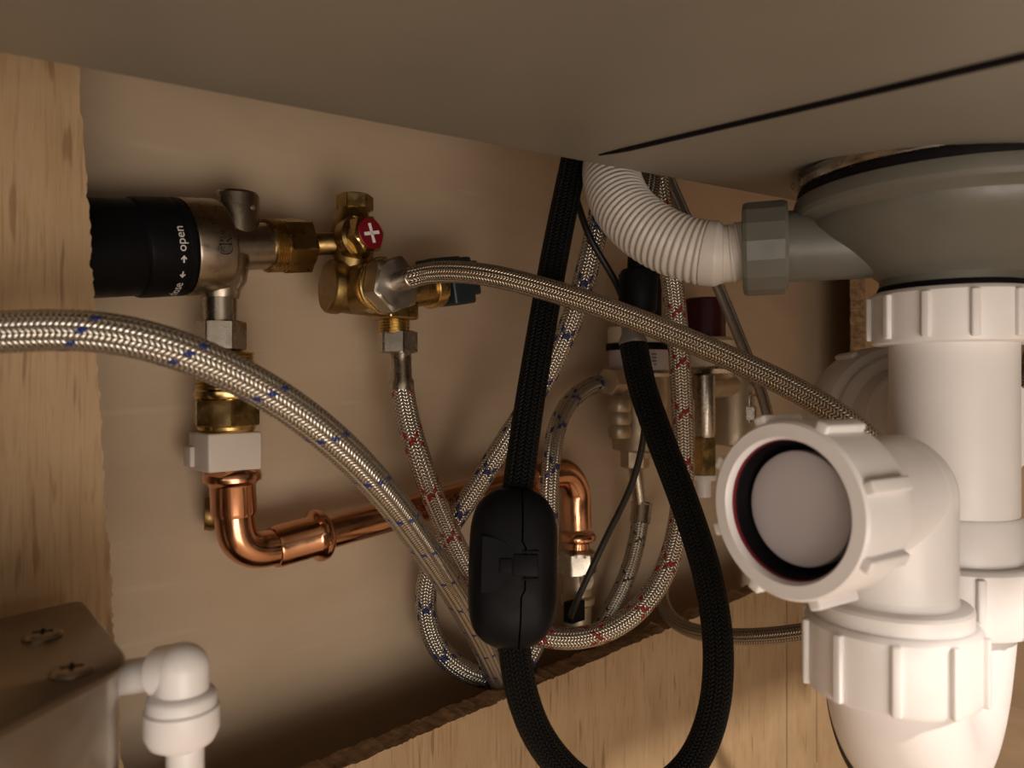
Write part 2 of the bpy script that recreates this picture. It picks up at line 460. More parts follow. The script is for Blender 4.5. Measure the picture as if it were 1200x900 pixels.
def outward(p, e):
    d = Vector((p[0] - cu_, p[1] - cz_)); d.normalize(); return (p[0] + d.x * e, p[1] + d.y * e)
R0, R1, B0, B1 = -0.33, 0.948, 0.0, CZ + 0.268
def rect_hit(p):
    dx, dz = p[0] - cu_, p[1] - cz_; t = 1e9
    if dx > 0: t = min(t, (R1 - cu_) / dx)
    if dx < 0: t = min(t, (R0 - cu_) / dx)
    if dz > 0: t = min(t, (B1 - cz_) / dz)
    if dz < 0: t = min(t, (B0 - cz_) / dz)
    return (cu_ + dx * t, cz_ + dz * t)
mb = MB(); rows = []
for p, a, b_ in zip(loop, ja, jb):
    f, mid, k, r = outward(p, a), outward(p, (a + b_) / 2 - 0.0006), outward(p, b_ ), rect_hit(p)
    rows.append([(r[0], -VF, r[1]), (f[0], -VF, f[1]), (mid[0], -(VF + VB) / 2 - random.uniform(-0.002, 0.002), mid[1]), (k[0], -VB, k[1]), (r[0], -VB, r[1])])
vs_ = [q for r in rows for q in r]; fs = []; n_f = 0
for i in range(nl):
    j = (i + 1) % nl
    for c in range(4): fs.append((i * 5 + c, j * 5 + c, j * 5 + c + 1, i * 5 + c + 1))
mb.add(vs_, fs)
for i in range(nl):
    for c in (1, 2): mb.mi[i * 4 + c] = 1
pnl = in_wall_frame(mb, 'back_panel', ['wood', 'wood_edge'], sharp=25)
tag(pnl, 'light brown plywood cabinet back panel with a rough sawn opening', 'panel')

# hairline joints between the veneer strips below the opening
for px, w in ((922, 0.0006), (957, 0.0005)):
    u0 = u_of(W(px, 700, VF)); zt0 = zbt(u0) - 0.001
    mb = MB(); mb.add([(u0 + a * w, -VF - 0.00015 * k, z) for k in (0, 1) for z in (0.05, zt0) for a in (-1, 1)], [(0, 1, 3, 2), (4, 5, 7, 6), (0, 1, 5, 4), (2, 3, 7, 6), (0, 2, 6, 4), (1, 3, 7, 5)])
    jo = build(mb, 'joint_gap', 'darkprint', base=(0, 0, 0)); jo.parent = pnl
# ================================================================== SINK AND STRAINER
SX, SD = (1116 - 600) / F * 0.31, 0.31      # drain axis
def drain(z): return Vector((SX, SD, CZ + z))
A_, B_, C_ = at(0, 72, 0.208), at(680, 195, 0.330), drain(0.0850)
nrm = (B_ - A_).cross(C_ - A_).normalized()
if nrm.z < 0: nrm.negate()
def sink_z(x, y): return A_.z - (nrm.x * (x - A_.x) + nrm.y * (y - A_.y)) / nrm.z
ed = Vector((B_.x - A_.x, B_.y - A_.y, 0)).normalized(); en = Vector((-ed.y, ed.x, 0))   # en: away from the camera, over the far edge
rt = thing('sink_bowl', (0.05, 0.1, CZ + 0.08), 'grey underside of the sink bowl filling the top of the view', 'sink')
rr = 0.012; DEEP = 0.33
half_ = [(-rr, 0.0)] + [(-rr + rr * math.sin(t), rr * (1 - math.cos(t))) for t in [k / 8 * math.radians(84) for k in range(1, 9)]]
half_ += [(half_[-1][0] + 0.012, 0.19)]
prof = [(-DEEP - e, h) for e, h in half_[::-1]] + half_
tk = 0.0012
mb = MB(); M_ = 60; vs_ = []; K = len(prof)
inner = [(p[0] + (tk if p[0] < -DEEP / 2 else -tk) * (1 if p[1] > 0.001 else 0), p[1] + (tk if p[1] < 0.1 else 0)) for p in prof]
for i in range(M_ + 1):
    s = -0.45 + 1.05 * i / M_
    for e, h in prof + inner[::-1]:
        q = A_ + ed * s + en * e; e2_ = max(-DEEP, min(e, 0))
        vs_.append((q.x, q.y, sink_z(A_.x + ed.x * s + en.x * e2_, A_.y + ed.y * s + en.y * e2_) + h))
fs = [(i * 2 * K + c, (i + 1) * 2 * K + c, (i + 1) * 2 * K + (c + 1) % (2 * K), i * 2 * K + (c + 1) % (2 * K)) for i in range(M_) for c in range(2 * K)]
fs += [tuple(range(K)), tuple(M_ * 2 * K + c for c in range(K))]
mb.add(vs_, fs); build(mb, 'bowl_shell', 'sink', rt, sharp=50)
# the pressed fold across the bottom
def on_sink(px, py):
    r = Vector(((px - 600) / F, 1, (450 - py) / F)); t = 0.3
    for _ in range(40): t = (sink_z(r.x * t, t) - CZ) / r.z
    return Vector((r.x * t, t, CZ + r.z * t))
f0, f1 = on_sink(702, 181), on_sink(1290, 42)
mb = MB(); dirf = (f1 - f0).normalized()
sweep(mb, resample(np.array([tuple(f0 - Z * 0.0002), tuple(f0 + (f1 - f0) * 0.5 - Z * 0.0002), tuple(f1 - Z * 0.0002)]), 0.01), lambda s, L: 0.0013 * min(1, 0.25 + s / 0.02), n=10)
o = build(mb, 'pressed_fold', 'rubber', rt); o['label'] = 'thin dark line running across the sink bottom'

st = thing('sink_strainer', drain(0.03), 'grey plastic sink strainer body with chrome rim under the bowl', 'strainer')
mb = MB(); lathe(mb, [(0.0575, 0.0800), (0.0595, 0.0808), (0.0600, 0.0820), (0.0600, 0.0836), (0.0615, 0.0850), (0.050, 0.0862), (0.050, 0.080)], drain(0), Z, 96)
build(mb, 'chrome_rim', 'chrome', st)
mb = MB(); lathe(mb, [(0.050, 0.0755), (0.0580, 0.0755), (0.0590, 0.0775), (0.0588, 0.0800), (0.0575, 0.0812), (0.050, 0.0812)], drain(0), Z, 96)
build(mb, 'gasket', 'rubber', st)
mb = MB(); lathe(mb, [(0.0, 0.0775), (0.0575, 0.0775), (0.0598, 0.0765), (0.0603, 0.0745), (0.0600, 0.0715), (0.0588, 0.0698), (0.0560, 0.0688), (0.0540, 0.0668), (0.0532, 0.0640),
    (0.0485, 0.0590), (0.0385, 0.0515), (0.0300, 0.0452), (0.0275, 0.0432), (0.0268, 0.0424), (0.0268, 0.0410), (0.0268, 0.036), (0, 0.036)], drain(0), Z, 112)
build(mb, 'strainer_body', 'grey', st, sharp=28)
mb = MB(); lathe(mb, [(0.022, 0.0362), (0.0272, 0.0362), (0.0278, 0.0378), (0.0272, 0.0394), (0.022, 0.0394)], drain(0), Z, 80)
build(mb, 'washer', 'rubber', st)
# side outlet towards the overflow pipe
na = at(898, 291, 0.332); so = drain(0.0); so.z = na.z + 0.001
ax = (na - so).normalized()
mb = MB(); cyl(mb, so + ax * 0.018, na + ax * 0.004, S(41, na), n=56); build(mb, 'side_spigot', 'grey', st)
nr = S(55, na)
mb = MB(); lathe(mb, [(nr * 0.70, -0.0086), (nr * 0.96, -0.0086), (nr, -0.0072), (nr, 0.0078), (nr * 0.965, 0.0094), (nr * 0.86, 0.0098), (nr * 0.66, 0.0098)], na, ax, 16, ref=Z)
nut = build(mb, 'outlet_nut', 'grey', st, sharp=20)

# ribbed overflow pipe
of = thing('overflow_pipe', at(720, 260, 0.36), 'white corrugated overflow pipe curving up behind the sink', 'pipe')
Q = smooth(spline([at(878, 292, 0.3335), at(858, 297, 0.336), at(830, 297, 0.339), at(796, 289, 0.344), at(760, 271, 0.352), at(733, 246, 0.362), at(718, 214, 0.374), at(718, 178, 0.388), at(728, 130, 0.40)], 0.00035), 60)
rp = S(37.5, at(0, 0, 0.345))
def ribs(s, L):
    if s < 0.011: return rp * (0.86 if (s % 0.004) < 0.0026 else 0.90)
    if s < 0.019: return rp * (0.88 + 0.12 * min(1, (s - 0.011) / 0.003))
    q = (s - 0.019) / 0.0028 % 1.0
    return rp * (1.0 - 0.075 * (0.5 + 0.5 * math.cos(2 * math.pi * q)) ** 1.6)
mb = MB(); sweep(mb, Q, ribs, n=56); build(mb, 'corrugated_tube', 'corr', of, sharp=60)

# ================================================================== WHITE WASTE TRAP
tr = thing('waste_trap', drain(-0.16), 'white plastic waste trap hanging under the sink strainer', 'trap')
def ribbed_nut(name, prof, o, axis, rib_r, rib_h0, rib_h1, count, mat='white', phase=0.0, n=72, rw=0.0016, rh=0.0013, ref=None):
    mb = MB(); lathe(mb, prof, o, axis, n, ref=ref); nut = build(mb, name, mat, tr, sharp=30)
    e1, e2, a = ortho(axis, ref)
    r0 = MB(); box(r0, (0, 0, 0), Vector((1, 0, 0)), Vector((0, 1, 0)), Z, rh * 1.6, rw, (rib_h1 - rib_h0) / 2, bev=0.0008)
    me = bpy.data.meshes.new('grip_rib'); me.from_pydata(r0.v, [], r0.f); me.materials.append(MT[mat])
    me.polygons.foreach_set('use_smooth', [True] * len(me.polygons)); me.set_sharp_from_angle(angle=math.radians(50))
    for k in range(count):
        t = 2 * math.pi * k / count + phase
        er = e1 * math.cos(t) + e2 * math.sin(t); et = a.cross(er)
        c = Vector(o) + a * ((rib_h0 + rib_h1) / 2) + er * (rib_r - rh * 0.2) - BASES[nut.name]
        ob = link_mesh('grip_rib', me, nut)
        m4 = Matrix((er, et, a)).transposed().to_4x4(); m4.translation = c; ob.matrix_local = m4
    return nut
def nutprof(r, h, lip=0.0016, inner=0.6):
    return [(r * inner, 0), (r - lip * 1.4, 0), (r - lip * 0.4, lip * 0.4), (r, lip * 1.4), (r, h - lip), (r - lip * 0.5, h - lip * 0.3), (r - lip, h), (r * inner, h)]
# tail pipe under the strainer
pr = 0.0232
mb = MB(); lathe(mb, [(0, 0.030), (pr, 0.030), (pr * 1.004, -0.0525), (0, -0.0525)], drain(0), Z, 80); build(mb, 'tail_pipe', 'white', tr)
ribbed_nut('top_nut', nutprof(0.0303, 0.0213), drain(0.0158), Z, 0.0303, 0.0018, 0.0195, 12, phase=math.radians(14))
mb = MB(); lathe(mb, [(0.02, -0.0515), (0.0236, -0.0515), (0.0246, -0.0530), (0.0248, -0.0690), (0.0262, -0.0700), (0.0262, -0.0720), (0.02, -0.0725)], drain(0), Z, 80)
build(mb, 'coupling_sleeve', 'white', tr)
ribbed_nut('rear_nut', nutprof(0.0296, 0.0262, inner=0.86), drain(-0.0955), Z, 0.0296, 0.0016, 0.024, 10, phase=math.radians(24))
# front leg
FX, FD = (1044 - 600) / F * 0.26, 0.26
def front(z): return Vector((FX, FD, CZ + z))
ribbed_nut('front_nut', nutprof(0.0274, 0.0245), front(-0.1032), Z, 0.0274, 0.0012, 0.0232, 10, phase=math.radians(13))
mb = MB(); lathe(mb, [(0.015, -0.0800), (0.0232, -0.0800), (0.0246, -0.0790), (0.0248, -0.0738), (0.0240, -0.0728), (0.0205, -0.0722), (0.0203, -0.0700), (0.015, -0.0700)], front(0), Z, 80)
build(mb, 'collar', 'white', tr)
# the U bend
ru = 0.0220; rear = drain(0)
hd = Vector((rear.x - FX, rear.y - FD, 0)); span = hd.length; hd.normalize()
z1 = -0.086; pts = [front(-0.080)]
for k in range(0, 33):
    t = math.pi * k / 32
    pts.append(front(z1) + hd * (span / 2 * (1 - math.cos(t))) - Z * (span / 2 * 1.30 * math.sin(t)))
pts += [drain(-0.080)]
mb = MB(); sweep(mb, smooth(resample(np.array([tuple(p) for p in pts]), 0.002), 8), lambda s, L: ru + 0.0008 * max(0, 1 - s / 0.012) + 0.0008 * max(0, 1 - (L - s) / 0.03), n=56)
build(mb, 'u_bend', 'white', tr)
# swivel elbow with a blanked mouth
E = front(-0.0375); M0 = at(919, 599, 0.2275); M0.z = E.z; ma = (M0 - E).normalized(); ml = (M0 - E).length
re_ = 0.0202
mb = MB()
lathe(mb, [(re_, -0.073 + 0.0375)] + [(re_, 0.0)] + [(re_ * math.cos(t), re_ * math.sin(t)) for t in [math.pi / 2 * k / 14 for k in range(1, 14)]] + [(0, re_)], E, Z, 72)
lathe(mb, [(0, -0.004), (re_ * 0.996, -0.004), (re_ * 0.996, ml - 0.022), (re_ * 1.03, ml - 0.020), (re_ * 1.03, ml - 0.0175), (0, ml - 0.0175)], E, ma, 72)
build(mb, 'elbow', 'white', tr, sharp=30)
ro = 0.0270
mo = M0 - ma * 0.0235
ribbed_nut('mouth_nut', [(re_ * 0.98, 0.0), (ro * 0.93, 0.0), (ro * 0.985, 0.0020), (ro, 0.0200), (ro * 0.985, 0.0226), (ro * 0.955, 0.0236), (ro * 0.81, 0.0238), (ro * 0.788, 0.0230), (ro * 0.778, 0.0220), (ro * 0.778, 0.008)],
    mo, ma, ro, 0.0035, 0.0228, 8, phase=math.radians(20), rh=0.0016, rw=0.0021, n=96, ref=Z)
mb = MB(); lathe(mb, [(ro * 0.766, 0.0150), (ro * 0.766, 0.0210), (ro * 0.770, 0.0214), (ro * 0.778, 0.0214), (ro * 0.778, 0.0150)], mo, ma, 72); build(mb, 'red_ring', 'red', tr)
mb = MB(); lathe(mb, [(0.010, 0.0120), (0.0166, 0.0120), (0.0180, 0.0128), (ro * 0.720, 0.0150), (ro * 0.750, 0.0198), (ro * 0.767, 0.0202), (ro * 0.767, 0.0080), (0.010, 0.008)], mo, ma, 72); build(mb, 'seal', 'rubber', tr)
mb = MB(); lathe(mb, [(0, 0.0172), (0.010, 0.0171), (0.0164, 0.0169), (0.0173, 0.0165), (0.0176, 0.0156), (0.0174, 0.008), (0, 0.008)], mo, ma, 72); build(mb, 'blanking_plug', 'cap_grey', tr)

# second white elbow behind the tail pipe
c0 = at(1052, 497, 0.385); el = thing('waste_branch', c0 - Z * 0.05, 'white side branch with ribbed nut half hidden behind the tail pipe', 'pipe fitting')
ba = Vector((0.06, -1.0, 0.04)).normalized()
mb = MB(); lathe(mb, [(0.030, -0.022), (0.0385, -0.022), (0.0400, -0.018), (0.0400, 0.0), (0.0385, 0.003), (0.0355, 0.0045), (0.0350, 0.0040), (0.025, 0.0040)], c0, ba, 72)
wn = build(mb, 'ribbed_nut', 'white', el, sharp=30)
e1, e2, a_ = ortho(ba)
for k in range(8):
    t = 2 * math.pi * k / 8 + 0.55; er = e1 * math.cos(t) + e2 * math.sin(t)
    mb = MB(); box(mb, c0 + er * 0.0400 - a_ * 0.009, er, a_.cross(er), a_, 0.0022, 0.0018, 0.009, 0.0008); build(mb, 'grip_rib', 'white', wn)
mb = MB(); lathe(mb, [(0, -0.021), (0.0345, -0.021), (0.0345, 0.0075), (0.0335, 0.0085), (0.0300, 0.0090), (0.0290, 0.0095), (0.0290, 0.0225), (0.0280, 0.0240), (0.0225, 0.0245), (0.0210, 0.0255), (0.0205, 0.070), (0, 0.070)], c0, ba, 72)
build(mb, 'branch_spigot', 'white', el, sharp=30)

# ================================================================== INLET VALVE (black cap, cast body)
vv = 0.030
cA, cB = W(95, 291, vv), W(330, 288, vv); va = (cB - cA).normalized()
iv = thing('pressure_valve', W(255, 350, vv), 'cast nickel pressure valve with black cylindrical cap at left', 'valve')
def onax(px): # point of the valve axis seen at column px
    k = (px - 600) / F; s = (k * cA.y - cA.x) / (va.x - k * va.y); return cA + va * s
def hax(px): return (onax(px) - cA).length * (1 if px > 95 else -1)
rc = S(57, onax(205))
mb = MB(); lathe(mb, [(0, hax(60)), (rc * 0.95, hax(60)), (rc * 0.95, hax(150)), (rc * 0.945, hax(153)), (rc * 0.985, hax(156)), (rc, hax(160)), (rc, hax(196)), (rc * 0.985, hax(197)), (rc * 0.985, hax(201)), (rc, hax(202)), (rc, hax(207)), (rc * 0.93, hax(213)), (0, hax(213))], cA, va, 80)
cap = build(mb, 'black_cap', 'matte_black', iv, sharp=22)
e1, e2, a_ = ortho(va)   # e1 up, e2 = va x e1 -> away from / towards the camera
front_v = -Vector(onax(190) - Vector((0, 0, CZ))).normalized(); front_v = (front_v - va * front_v.dot(va)).normalized()
if (front_v.cross(va)).z > 0: pass
upv = va.cross(front_v); upv = upv if upv.z > 0 else -upv
def wrap(px, deg0, size, r):
    h = hax(px)
    def f(x, y):
        t = math.radians(deg0) + x / r
        return cA + va * (h - y) + (front_v * math.cos(t) + upv * math.sin(t)) * (r + 0.00012)
    return f
lettering('lettering', 'open', 0.0054, wrap(194, -5, 0.0056, rc), 'print', cap)
lettering('lettering', 'close', 0.0054, wrap(194, -74, 0.0056, rc), 'print', cap)
def arrow(deg, sgn):
    f = wrap(191, deg, 1, rc); L = 0.0030; mb = MB(); q = 0.00032
    mb.add([f(x, y) for x, y in ((0, -q), (L, -q), (L, q), (0, q))], [(0, 1, 2, 3)])
    tip = L if sgn > 0 else 0.0
    for s in (1, -1):
        mb.add([f(tip + 0.0002 * sgn, -q * 0.3 * s), f(tip - sgn * 0.0013, s * 0.0013), f(tip - sgn * 0.0017, s * 0.00085), f(tip - sgn * 0.0004, 0)], [(0, 1, 2, 3)])
    build(mb, 'printed_arrow', 'print', cap)
arrow(-17.5, 1); arrow(-36, -1)
rb_ = S(56, onax(235))
mb = MB(); lathe(mb, [(0, hax(211)), (rb_ * 0.985, hax(211)), (rb_, hax(214)), (rb_, hax(248)), (rb_ * 0.985, hax(253)), (rb_ * 0.90, hax(257)), (rb_ * 0.80, hax(259)), (rb_ * 0.58, hax(263)), (rb_ * 0.53, hax(268)), (rb_ * 0.51, hax(312)), (0, hax(312))], cA, va, 80)
# riser boss on top and outlet below
tb = onax(278); lathe(mb, [(0, 0), (S(25, tb), 0), (S(25, tb), S(59, tb)), (S(23.5, tb), S(62, tb)), (S(19, tb), S(62.5, tb)), (S(17, tb), S(58, tb)), (0, S(58, tb))], tb, Z, 48)
ob_ = onax(256); lathe(mb, [(0, 0), (S(34, ob_), -S(10, ob_)), (S(29, ob_), -S(40, ob_)), (S(23, ob_), -S(50, ob_)), (S(21, ob_), -S(60, ob_)), (0, -S(60, ob_))], ob_ + U * 0.001, Z, 48)
body = build(mb, 'valve_body', 'nickel', iv, sharp=26)
_w = wrap(246, -9, 1, rb_)
for dx, dy, dr, mt in ((0, 0, 0, 'rubber'), (-0.0004, -0.0003, 0, 'rubber'), (0.0004, -0.0002, 0.0, 'rubber'), (0.00012, 0.0001, 0.00035, 'nickel')):  # dark offset copies paint the shade round the raised nickel letters
    lettering('embossed_mark_and_shade', 'CR', 0.0086, lambda x, y: _w(x * 0.68 + dx, y + dy) + front_v * dr, mt, body)
pn = tb + Z * S(45, tb) + front_v * S(24.6, tb) + va * 0.003
mb = MB(); lathe(mb, [(0, -0.001), (S(3, tb), -0.001), (S(3, tb), 0.0003), (0, 0.0005)], pn, front_v, 16); build(mb, 'pin', 'chrome', iv)
mb = MB(); thread(mb, onax(311), va, S(31, onax(318)), hax(327) - hax(311)); build(mb, 'thread', 'brass_bright', iv)
mb = MB(); poly_nut(mb, onax(325), va, hax(359) - hax(325), S(29.5, onax(340)), rot=0.25); build(mb, 'union_nut', 'brass', iv)
# riser below the valve
r1, r2 = W(258, 345, vv), W(259, 380, vv)
mb = MB(); cyl(mb, r1, W(260, 480, vv), S(19, r1)); build(mb, 'riser_tube', 'chrome', iv)
n1 = W(259, 411, vv); mb = MB(); poly_nut(mb, n1, Z, S(35, n1), S(25, n1), rot=0.55, ref=N); build(mb, 'riser_nut', 'chrome', iv)
mb = MB(); thread(mb, W(264, 462, vv), Z, S(33, n1), S(50, n1), 0.0016); build(mb, 'thread', 'brass_bright', iv)

cf = thing('compression_coupling', W(266, 507, vv), 'brass compression nut above the white pipe clip', 'pipe fitting')
n2 = W(266, 503, vv); mb = MB(); poly_nut(mb, n2 + Z * S(3, n2), Z, S(34, n2), S(34, n2), rot=0.2, ref=N); build(mb, 'hex_nut', 'brass_bright', cf)
mb = MB(); lathe(mb, [(0, S(36, n2)), (S(35, n2), S(36, n2)), (S(36.5, n2), S(39, n2)), (S(36.5, n2), S(44, n2)), (S(34, n2), S(47, n2)), (0, S(47, n2))], n2, Z, 48); build(mb, 'flange', 'brass_bright', cf)
mb = MB(); lathe(mb, [(0, -S(3, n2)), (S(28, n2), -S(3, n2)), (S(32, n2), S(0, n2)), (S(33, n2), S(4, n2)), (0, S(4, n2))], n2, Z, 48); build(mb, 'collar', 'brass_bright', cf)

# ================================================================== COPPER PIPE
cp = thing('copper_pipe', W(300, 660, vv), 'copper pipe with press elbows running along the back wall', 'pipe')
top = W(269, 500, vv); eb = W(275, 640, vv); hz = W(372, 628, vv)
re2 = W(662, 552, vv)
pipe_r = S(19, W(420, 610, vv))
pa = (re2 - hz).normalized()
corner = hz - pa * ((hz - eb).length * 1.0); 
vert_dir = (top - W(274, 600, vv)).normalized()
# elbow centreline
vb = W(273, 600, vv)
cor = W(279, 647, vv)
mb = MB(); cyl(mb, W(268, 498, vv), W(273, 572, vv), pipe_r); build(mb, 'riser_stub', 'copper', cp)
er_ = pipe_r * 1.22
k1 = W(272, 552, vv); k2 = W(274, 602, vv)
mb = MB(); ax1 = (k2 - k1).normalized(); L1 = (k2 - k1).length
lathe(mb, [(pipe_r, -0.0008), (er_ * 1.10, -0.0008), (er_ * 1.24, 0.0008), (er_ * 1.27, 0.0024), (er_ * 1.24, 0.0042), (er_ * 1.06, 0.0056), (er_ * 0.985, 0.0068), (er_ * 0.985, L1 - 0.001), (er_ * 0.93, L1 + 0.0008), (pipe_r, L1 + 0.0012)], k1, ax1, 48)
hz2 = W(378, 626, vv); h1 = W(322, 641, vv); ax2 = (hz2 - h1).normalized(); L2 = (hz2 - h1).length
lathe(mb, [(pipe_r, L2 + 0.0008), (er_ * 1.10, L2 + 0.0008), (er_ * 1.24, L2 - 0.0008), (er_ * 1.27, L2 - 0.0024), (er_ * 1.24, L2 - 0.0042), (er_ * 1.06, L2 - 0.0056), (er_ * 0.985, L2 - 0.0068), (er_ * 0.985, 0.001), (er_ * 0.93, -0.0008), (pipe_r, -0.0012)], h1, ax2, 48)
Qb = spline([k1 + ax1 * L1 * 0.8, k2, W(280, 633, vv), W(298, 644, vv), h1, h1 + ax2 * 0.008], 0.0008)
sweep(mb, smooth(Qb, 25), pipe_r * 1.04, n=40, caps=False)
build(mb, 'press_elbow', 'copper', cp, sharp=40)
pe = W(648, 553, vv)
mb = MB(); cyl(mb, h1 + ax2 * L2 * 0.6, pe, pipe_r); build(mb, 'pipe_run', 'copper', cp)
ax3 = (pe - hz2).normalized()
v3 = W(675, 600, vv); v4 = W(676, 625, vv)
mb = MB(); Qb = spline([W(610, 564, vv), W(640, 556, vv), W(662, 556, vv), W(674, 575, vv), W(675, 600, vv), W(676, 618, vv)], 0.0008)
sweep(mb, smooth(Qb, 12), er_ * 0.99, n=40)
dn = Vector((0, 0, -1)); vz = W(676, 618, vv)
lathe(mb, [(pipe_r, -0.0065), (er_ * 1.0, -0.0060), (er_ * 1.24, -0.0042), (er_ * 1.27, -0.0024), (er_ * 1.24, -0.0008), (er_ * 1.1, 0.0008), (0, 0.0008)], vz - Z * 0.004, Z, 48)
w0 = W(622, 561, vv); lathe(mb, [(0, -0.0062), (er_ * 1.0, -0.0060), (er_ * 1.24, -0.0042), (er_ * 1.27, -0.0024), (er_ * 1.24, -0.0008), (er_ * 1.0, 0.0008), (0, 0.0008)], w0, ax3, 48)
build(mb, 'press_elbow', 'copper', cp, sharp=40)
mb = MB(); cyl(mb, vz - Z * 0.003, W(677, 662, vv), pipe_r); build(mb, 'drop_stub', 'copper', cp)
# white clip round the riser
pc = W(264, 528, 0.030)
mb = MB(); box(mb, pc, U, N, Z, S(32, pc), S(28, pc), S(22, pc), 0.0011); 
box(mb, pc - U * S(33, pc) - Z * S(6, pc) - N * S(20, pc), U, N, Z, S(4, pc), S(10, pc), S(12, pc), 0.0008)
cyl(mb, pc - N * S(30, pc), pc - N * 0.025, S(14, pc))
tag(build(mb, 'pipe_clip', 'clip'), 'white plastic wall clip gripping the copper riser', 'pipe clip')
# small copper offcut peeking out behind the elbow
wz = W(247, 602, 0.012); mb = MB(); lathe(mb, [(0.004, -0.003), (0.0075, -0.003), (0.0082, 0), (0.0075, 0.003), (0.004, 0.003), (0.0038, 0)], wz, (U * 0.9 + N * 0.35).normalized(), 32)
build(mb, 'wall_olive', 'brass_dull', cp)

# ================================================================== BRASS SAFETY VALVE
bv = 0.042
br = thing('safety_valve', W(430, 370, bv), 'brass safety valve group with red cross cap and dark lever', 'valve')
mb = MB(); p0, p1 = W(352, 287, 0.032), W(408, 285, bv)
cyl(mb, p0, p1, S(14, p0)); 
c1 = W(413, 282, bv)
lathe(mb, [(0, -S(44, c1)), (S(20, c1), -S(44, c1)), (S(23, c1), -S(30, c1)), (S(25, c1), -S(8, c1)), (S(25, c1), S(12, c1)), (S(23, c1), S(24, c1)), (S(18, c1), S(32, c1)), (S(16, c1), S(38, c1)), (0, S(38, c1))], c1, Z, 48)
cyl(mb, c1, W(424, 279, bv + 0.009), S(25, c1), S(22, c1))
# drum lying along the wall
d0, d1 = W(383, 335, bv - 0.002), W(452, 344, bv + 0.004); da = (d1 - d0).normalized(); dl = (d1 - d0).length
lathe(mb, [(0, 0), (S(29, d0), 0), (S(31.5, d0), 0.001), (S(32, d0), 0.003), (S(32, d0), 0.006), (S(30, d0), 0.008), (S(29, d0), dl), (S(24, d0), dl + 0.006), (0, dl + 0.006)], d0, da, 56)
cyl(mb, d0 + da * 0.014, d0 + da * 0.014 + N * 0.016, S(30, d0), S(26, d0))
build(mb, 'valve_body', 'brass_dull', br, sharp=30)
hp = W(416, 252, bv); mb = MB(); cyl(mb, hp - Z * 0.002, hp + Z * S(6, hp), S(16, hp)); poly_nut(mb, hp + Z * S(5, hp), Z, S(18, hp), S(19, hp), rot=0.3); build(mb, 'top_plug', 'brass', br)
rcx = W(421, 278, bv + 0.010); ra = (N * 0.98 + Z * 0.10 + U * 0.1).normalized()
mb = MB(); lathe(mb, [(0, -0.006), (S(25, rcx), -0.006), (S(25.5, rcx), 0.0), (S(23, rcx), 0.0015), (0, 0.0015)], rcx, ra, 40); poly_nut(mb, rcx + ra * 0.001, ra, 0.0072, S(20, rcx), rot=0.2); build(mb, 'bonnet_nut', 'brass', br)
rd = rcx + ra * 0.0079
mb = MB(); lathe(mb, [(0, 0), (S(18.5, rd), 0), (S(18.5, rd), 0.0009), (S(17.5, rd), 0.0014), (0, 0.0016)], rd, ra, 40); rcap = build(mb, 'red_cap', 'red', br); rcap['label'] = 'round dark red cap printed with a white cross'
e1, e2, a_ = ortho(ra); ang = math.radians(14)
x1 = e1 * math.cos(ang) + e2 * math.sin(ang); x2 = a_.cross(x1)
mb = MB()
for q, w in ((x1, x2), (x2, x1)): box(mb, rd + ra * 0.0016, q, w, ra, S(11.5, rd), S(2.0, rd), 0.00018)
build(mb, 'printed_cross', 'print', rcap)
# union with the dull braided hose
h0 = W(430, 338, bv + 0.006)
ha = N
mb = MB(); cyl(mb, h0 + ha * 0.004, h0 + ha * 0.0128, S(30, h0), n=48, bev=0.0006); cyl(mb, h0 + ha * 0.013, h0 + ha * 0.0155, S(33, h0), bev=0.0005, n=48); build(mb, 'union_ring', 'brass_bright', br)
hn = h0 + ha * 0.0152
mb = MB(); poly_nut(mb, hn, ha, 0.0112, S(29.5, hn), rot=0.35); build(mb, 'hose_nut', 'steel', br)
hf = hn + ha * 0.0112
# lever on the right
l0, l1 = W(472, 340, bv), W(513, 335, bv); la = (l1 - l0).normalized()
mb = MB(); cyl(mb, l0, l1, S(22, l0), n=40); build(mb, 'lever_spindle', 'brass', br)
mb = MB(); cyl(mb, W(500, 337, bv), W(512, 335, bv), S(25, l1), n=40, bev=0.0004); build(mb, 'lever_ring', 'brass_bright', br)
lc = W(528, 331, bv); upt = (Z - la * Z.dot(la)).normalized(); nn = la.cross(upt)
hl = S(28, lc) * 0.95
mb = MB(); box(mb, lc, la, nn, upt, hl * 0.62, S(24, lc), S(27, lc), 0.0016)
box(mb, lc + la * hl * 0.72 + upt * 0.001, la, nn, upt, hl * 0.40, S(20, lc), S(20, lc), 0.0014)
box(mb, lc - la * hl * 0.55 + upt * S(24, lc), la, nn, upt, hl * 0.8, S(16, lc), S(5, lc), 0.0010)
build(mb, 'lever', 'teal', br)
# bottom outlet
o0 = W(462, 392, bv); mb = MB(); thread(mb, o0, Z, S(18.5, o0), S(20, o0), 0.0014); build(mb, 'thread', 'brass_bright', br)
mb = MB(); box(mb, W(462, 364, bv), U, N, Z, S(21, o0), S(21, o0), S(11, o0), 0.0015); build(mb, 'outlet_boss', 'brass', br)

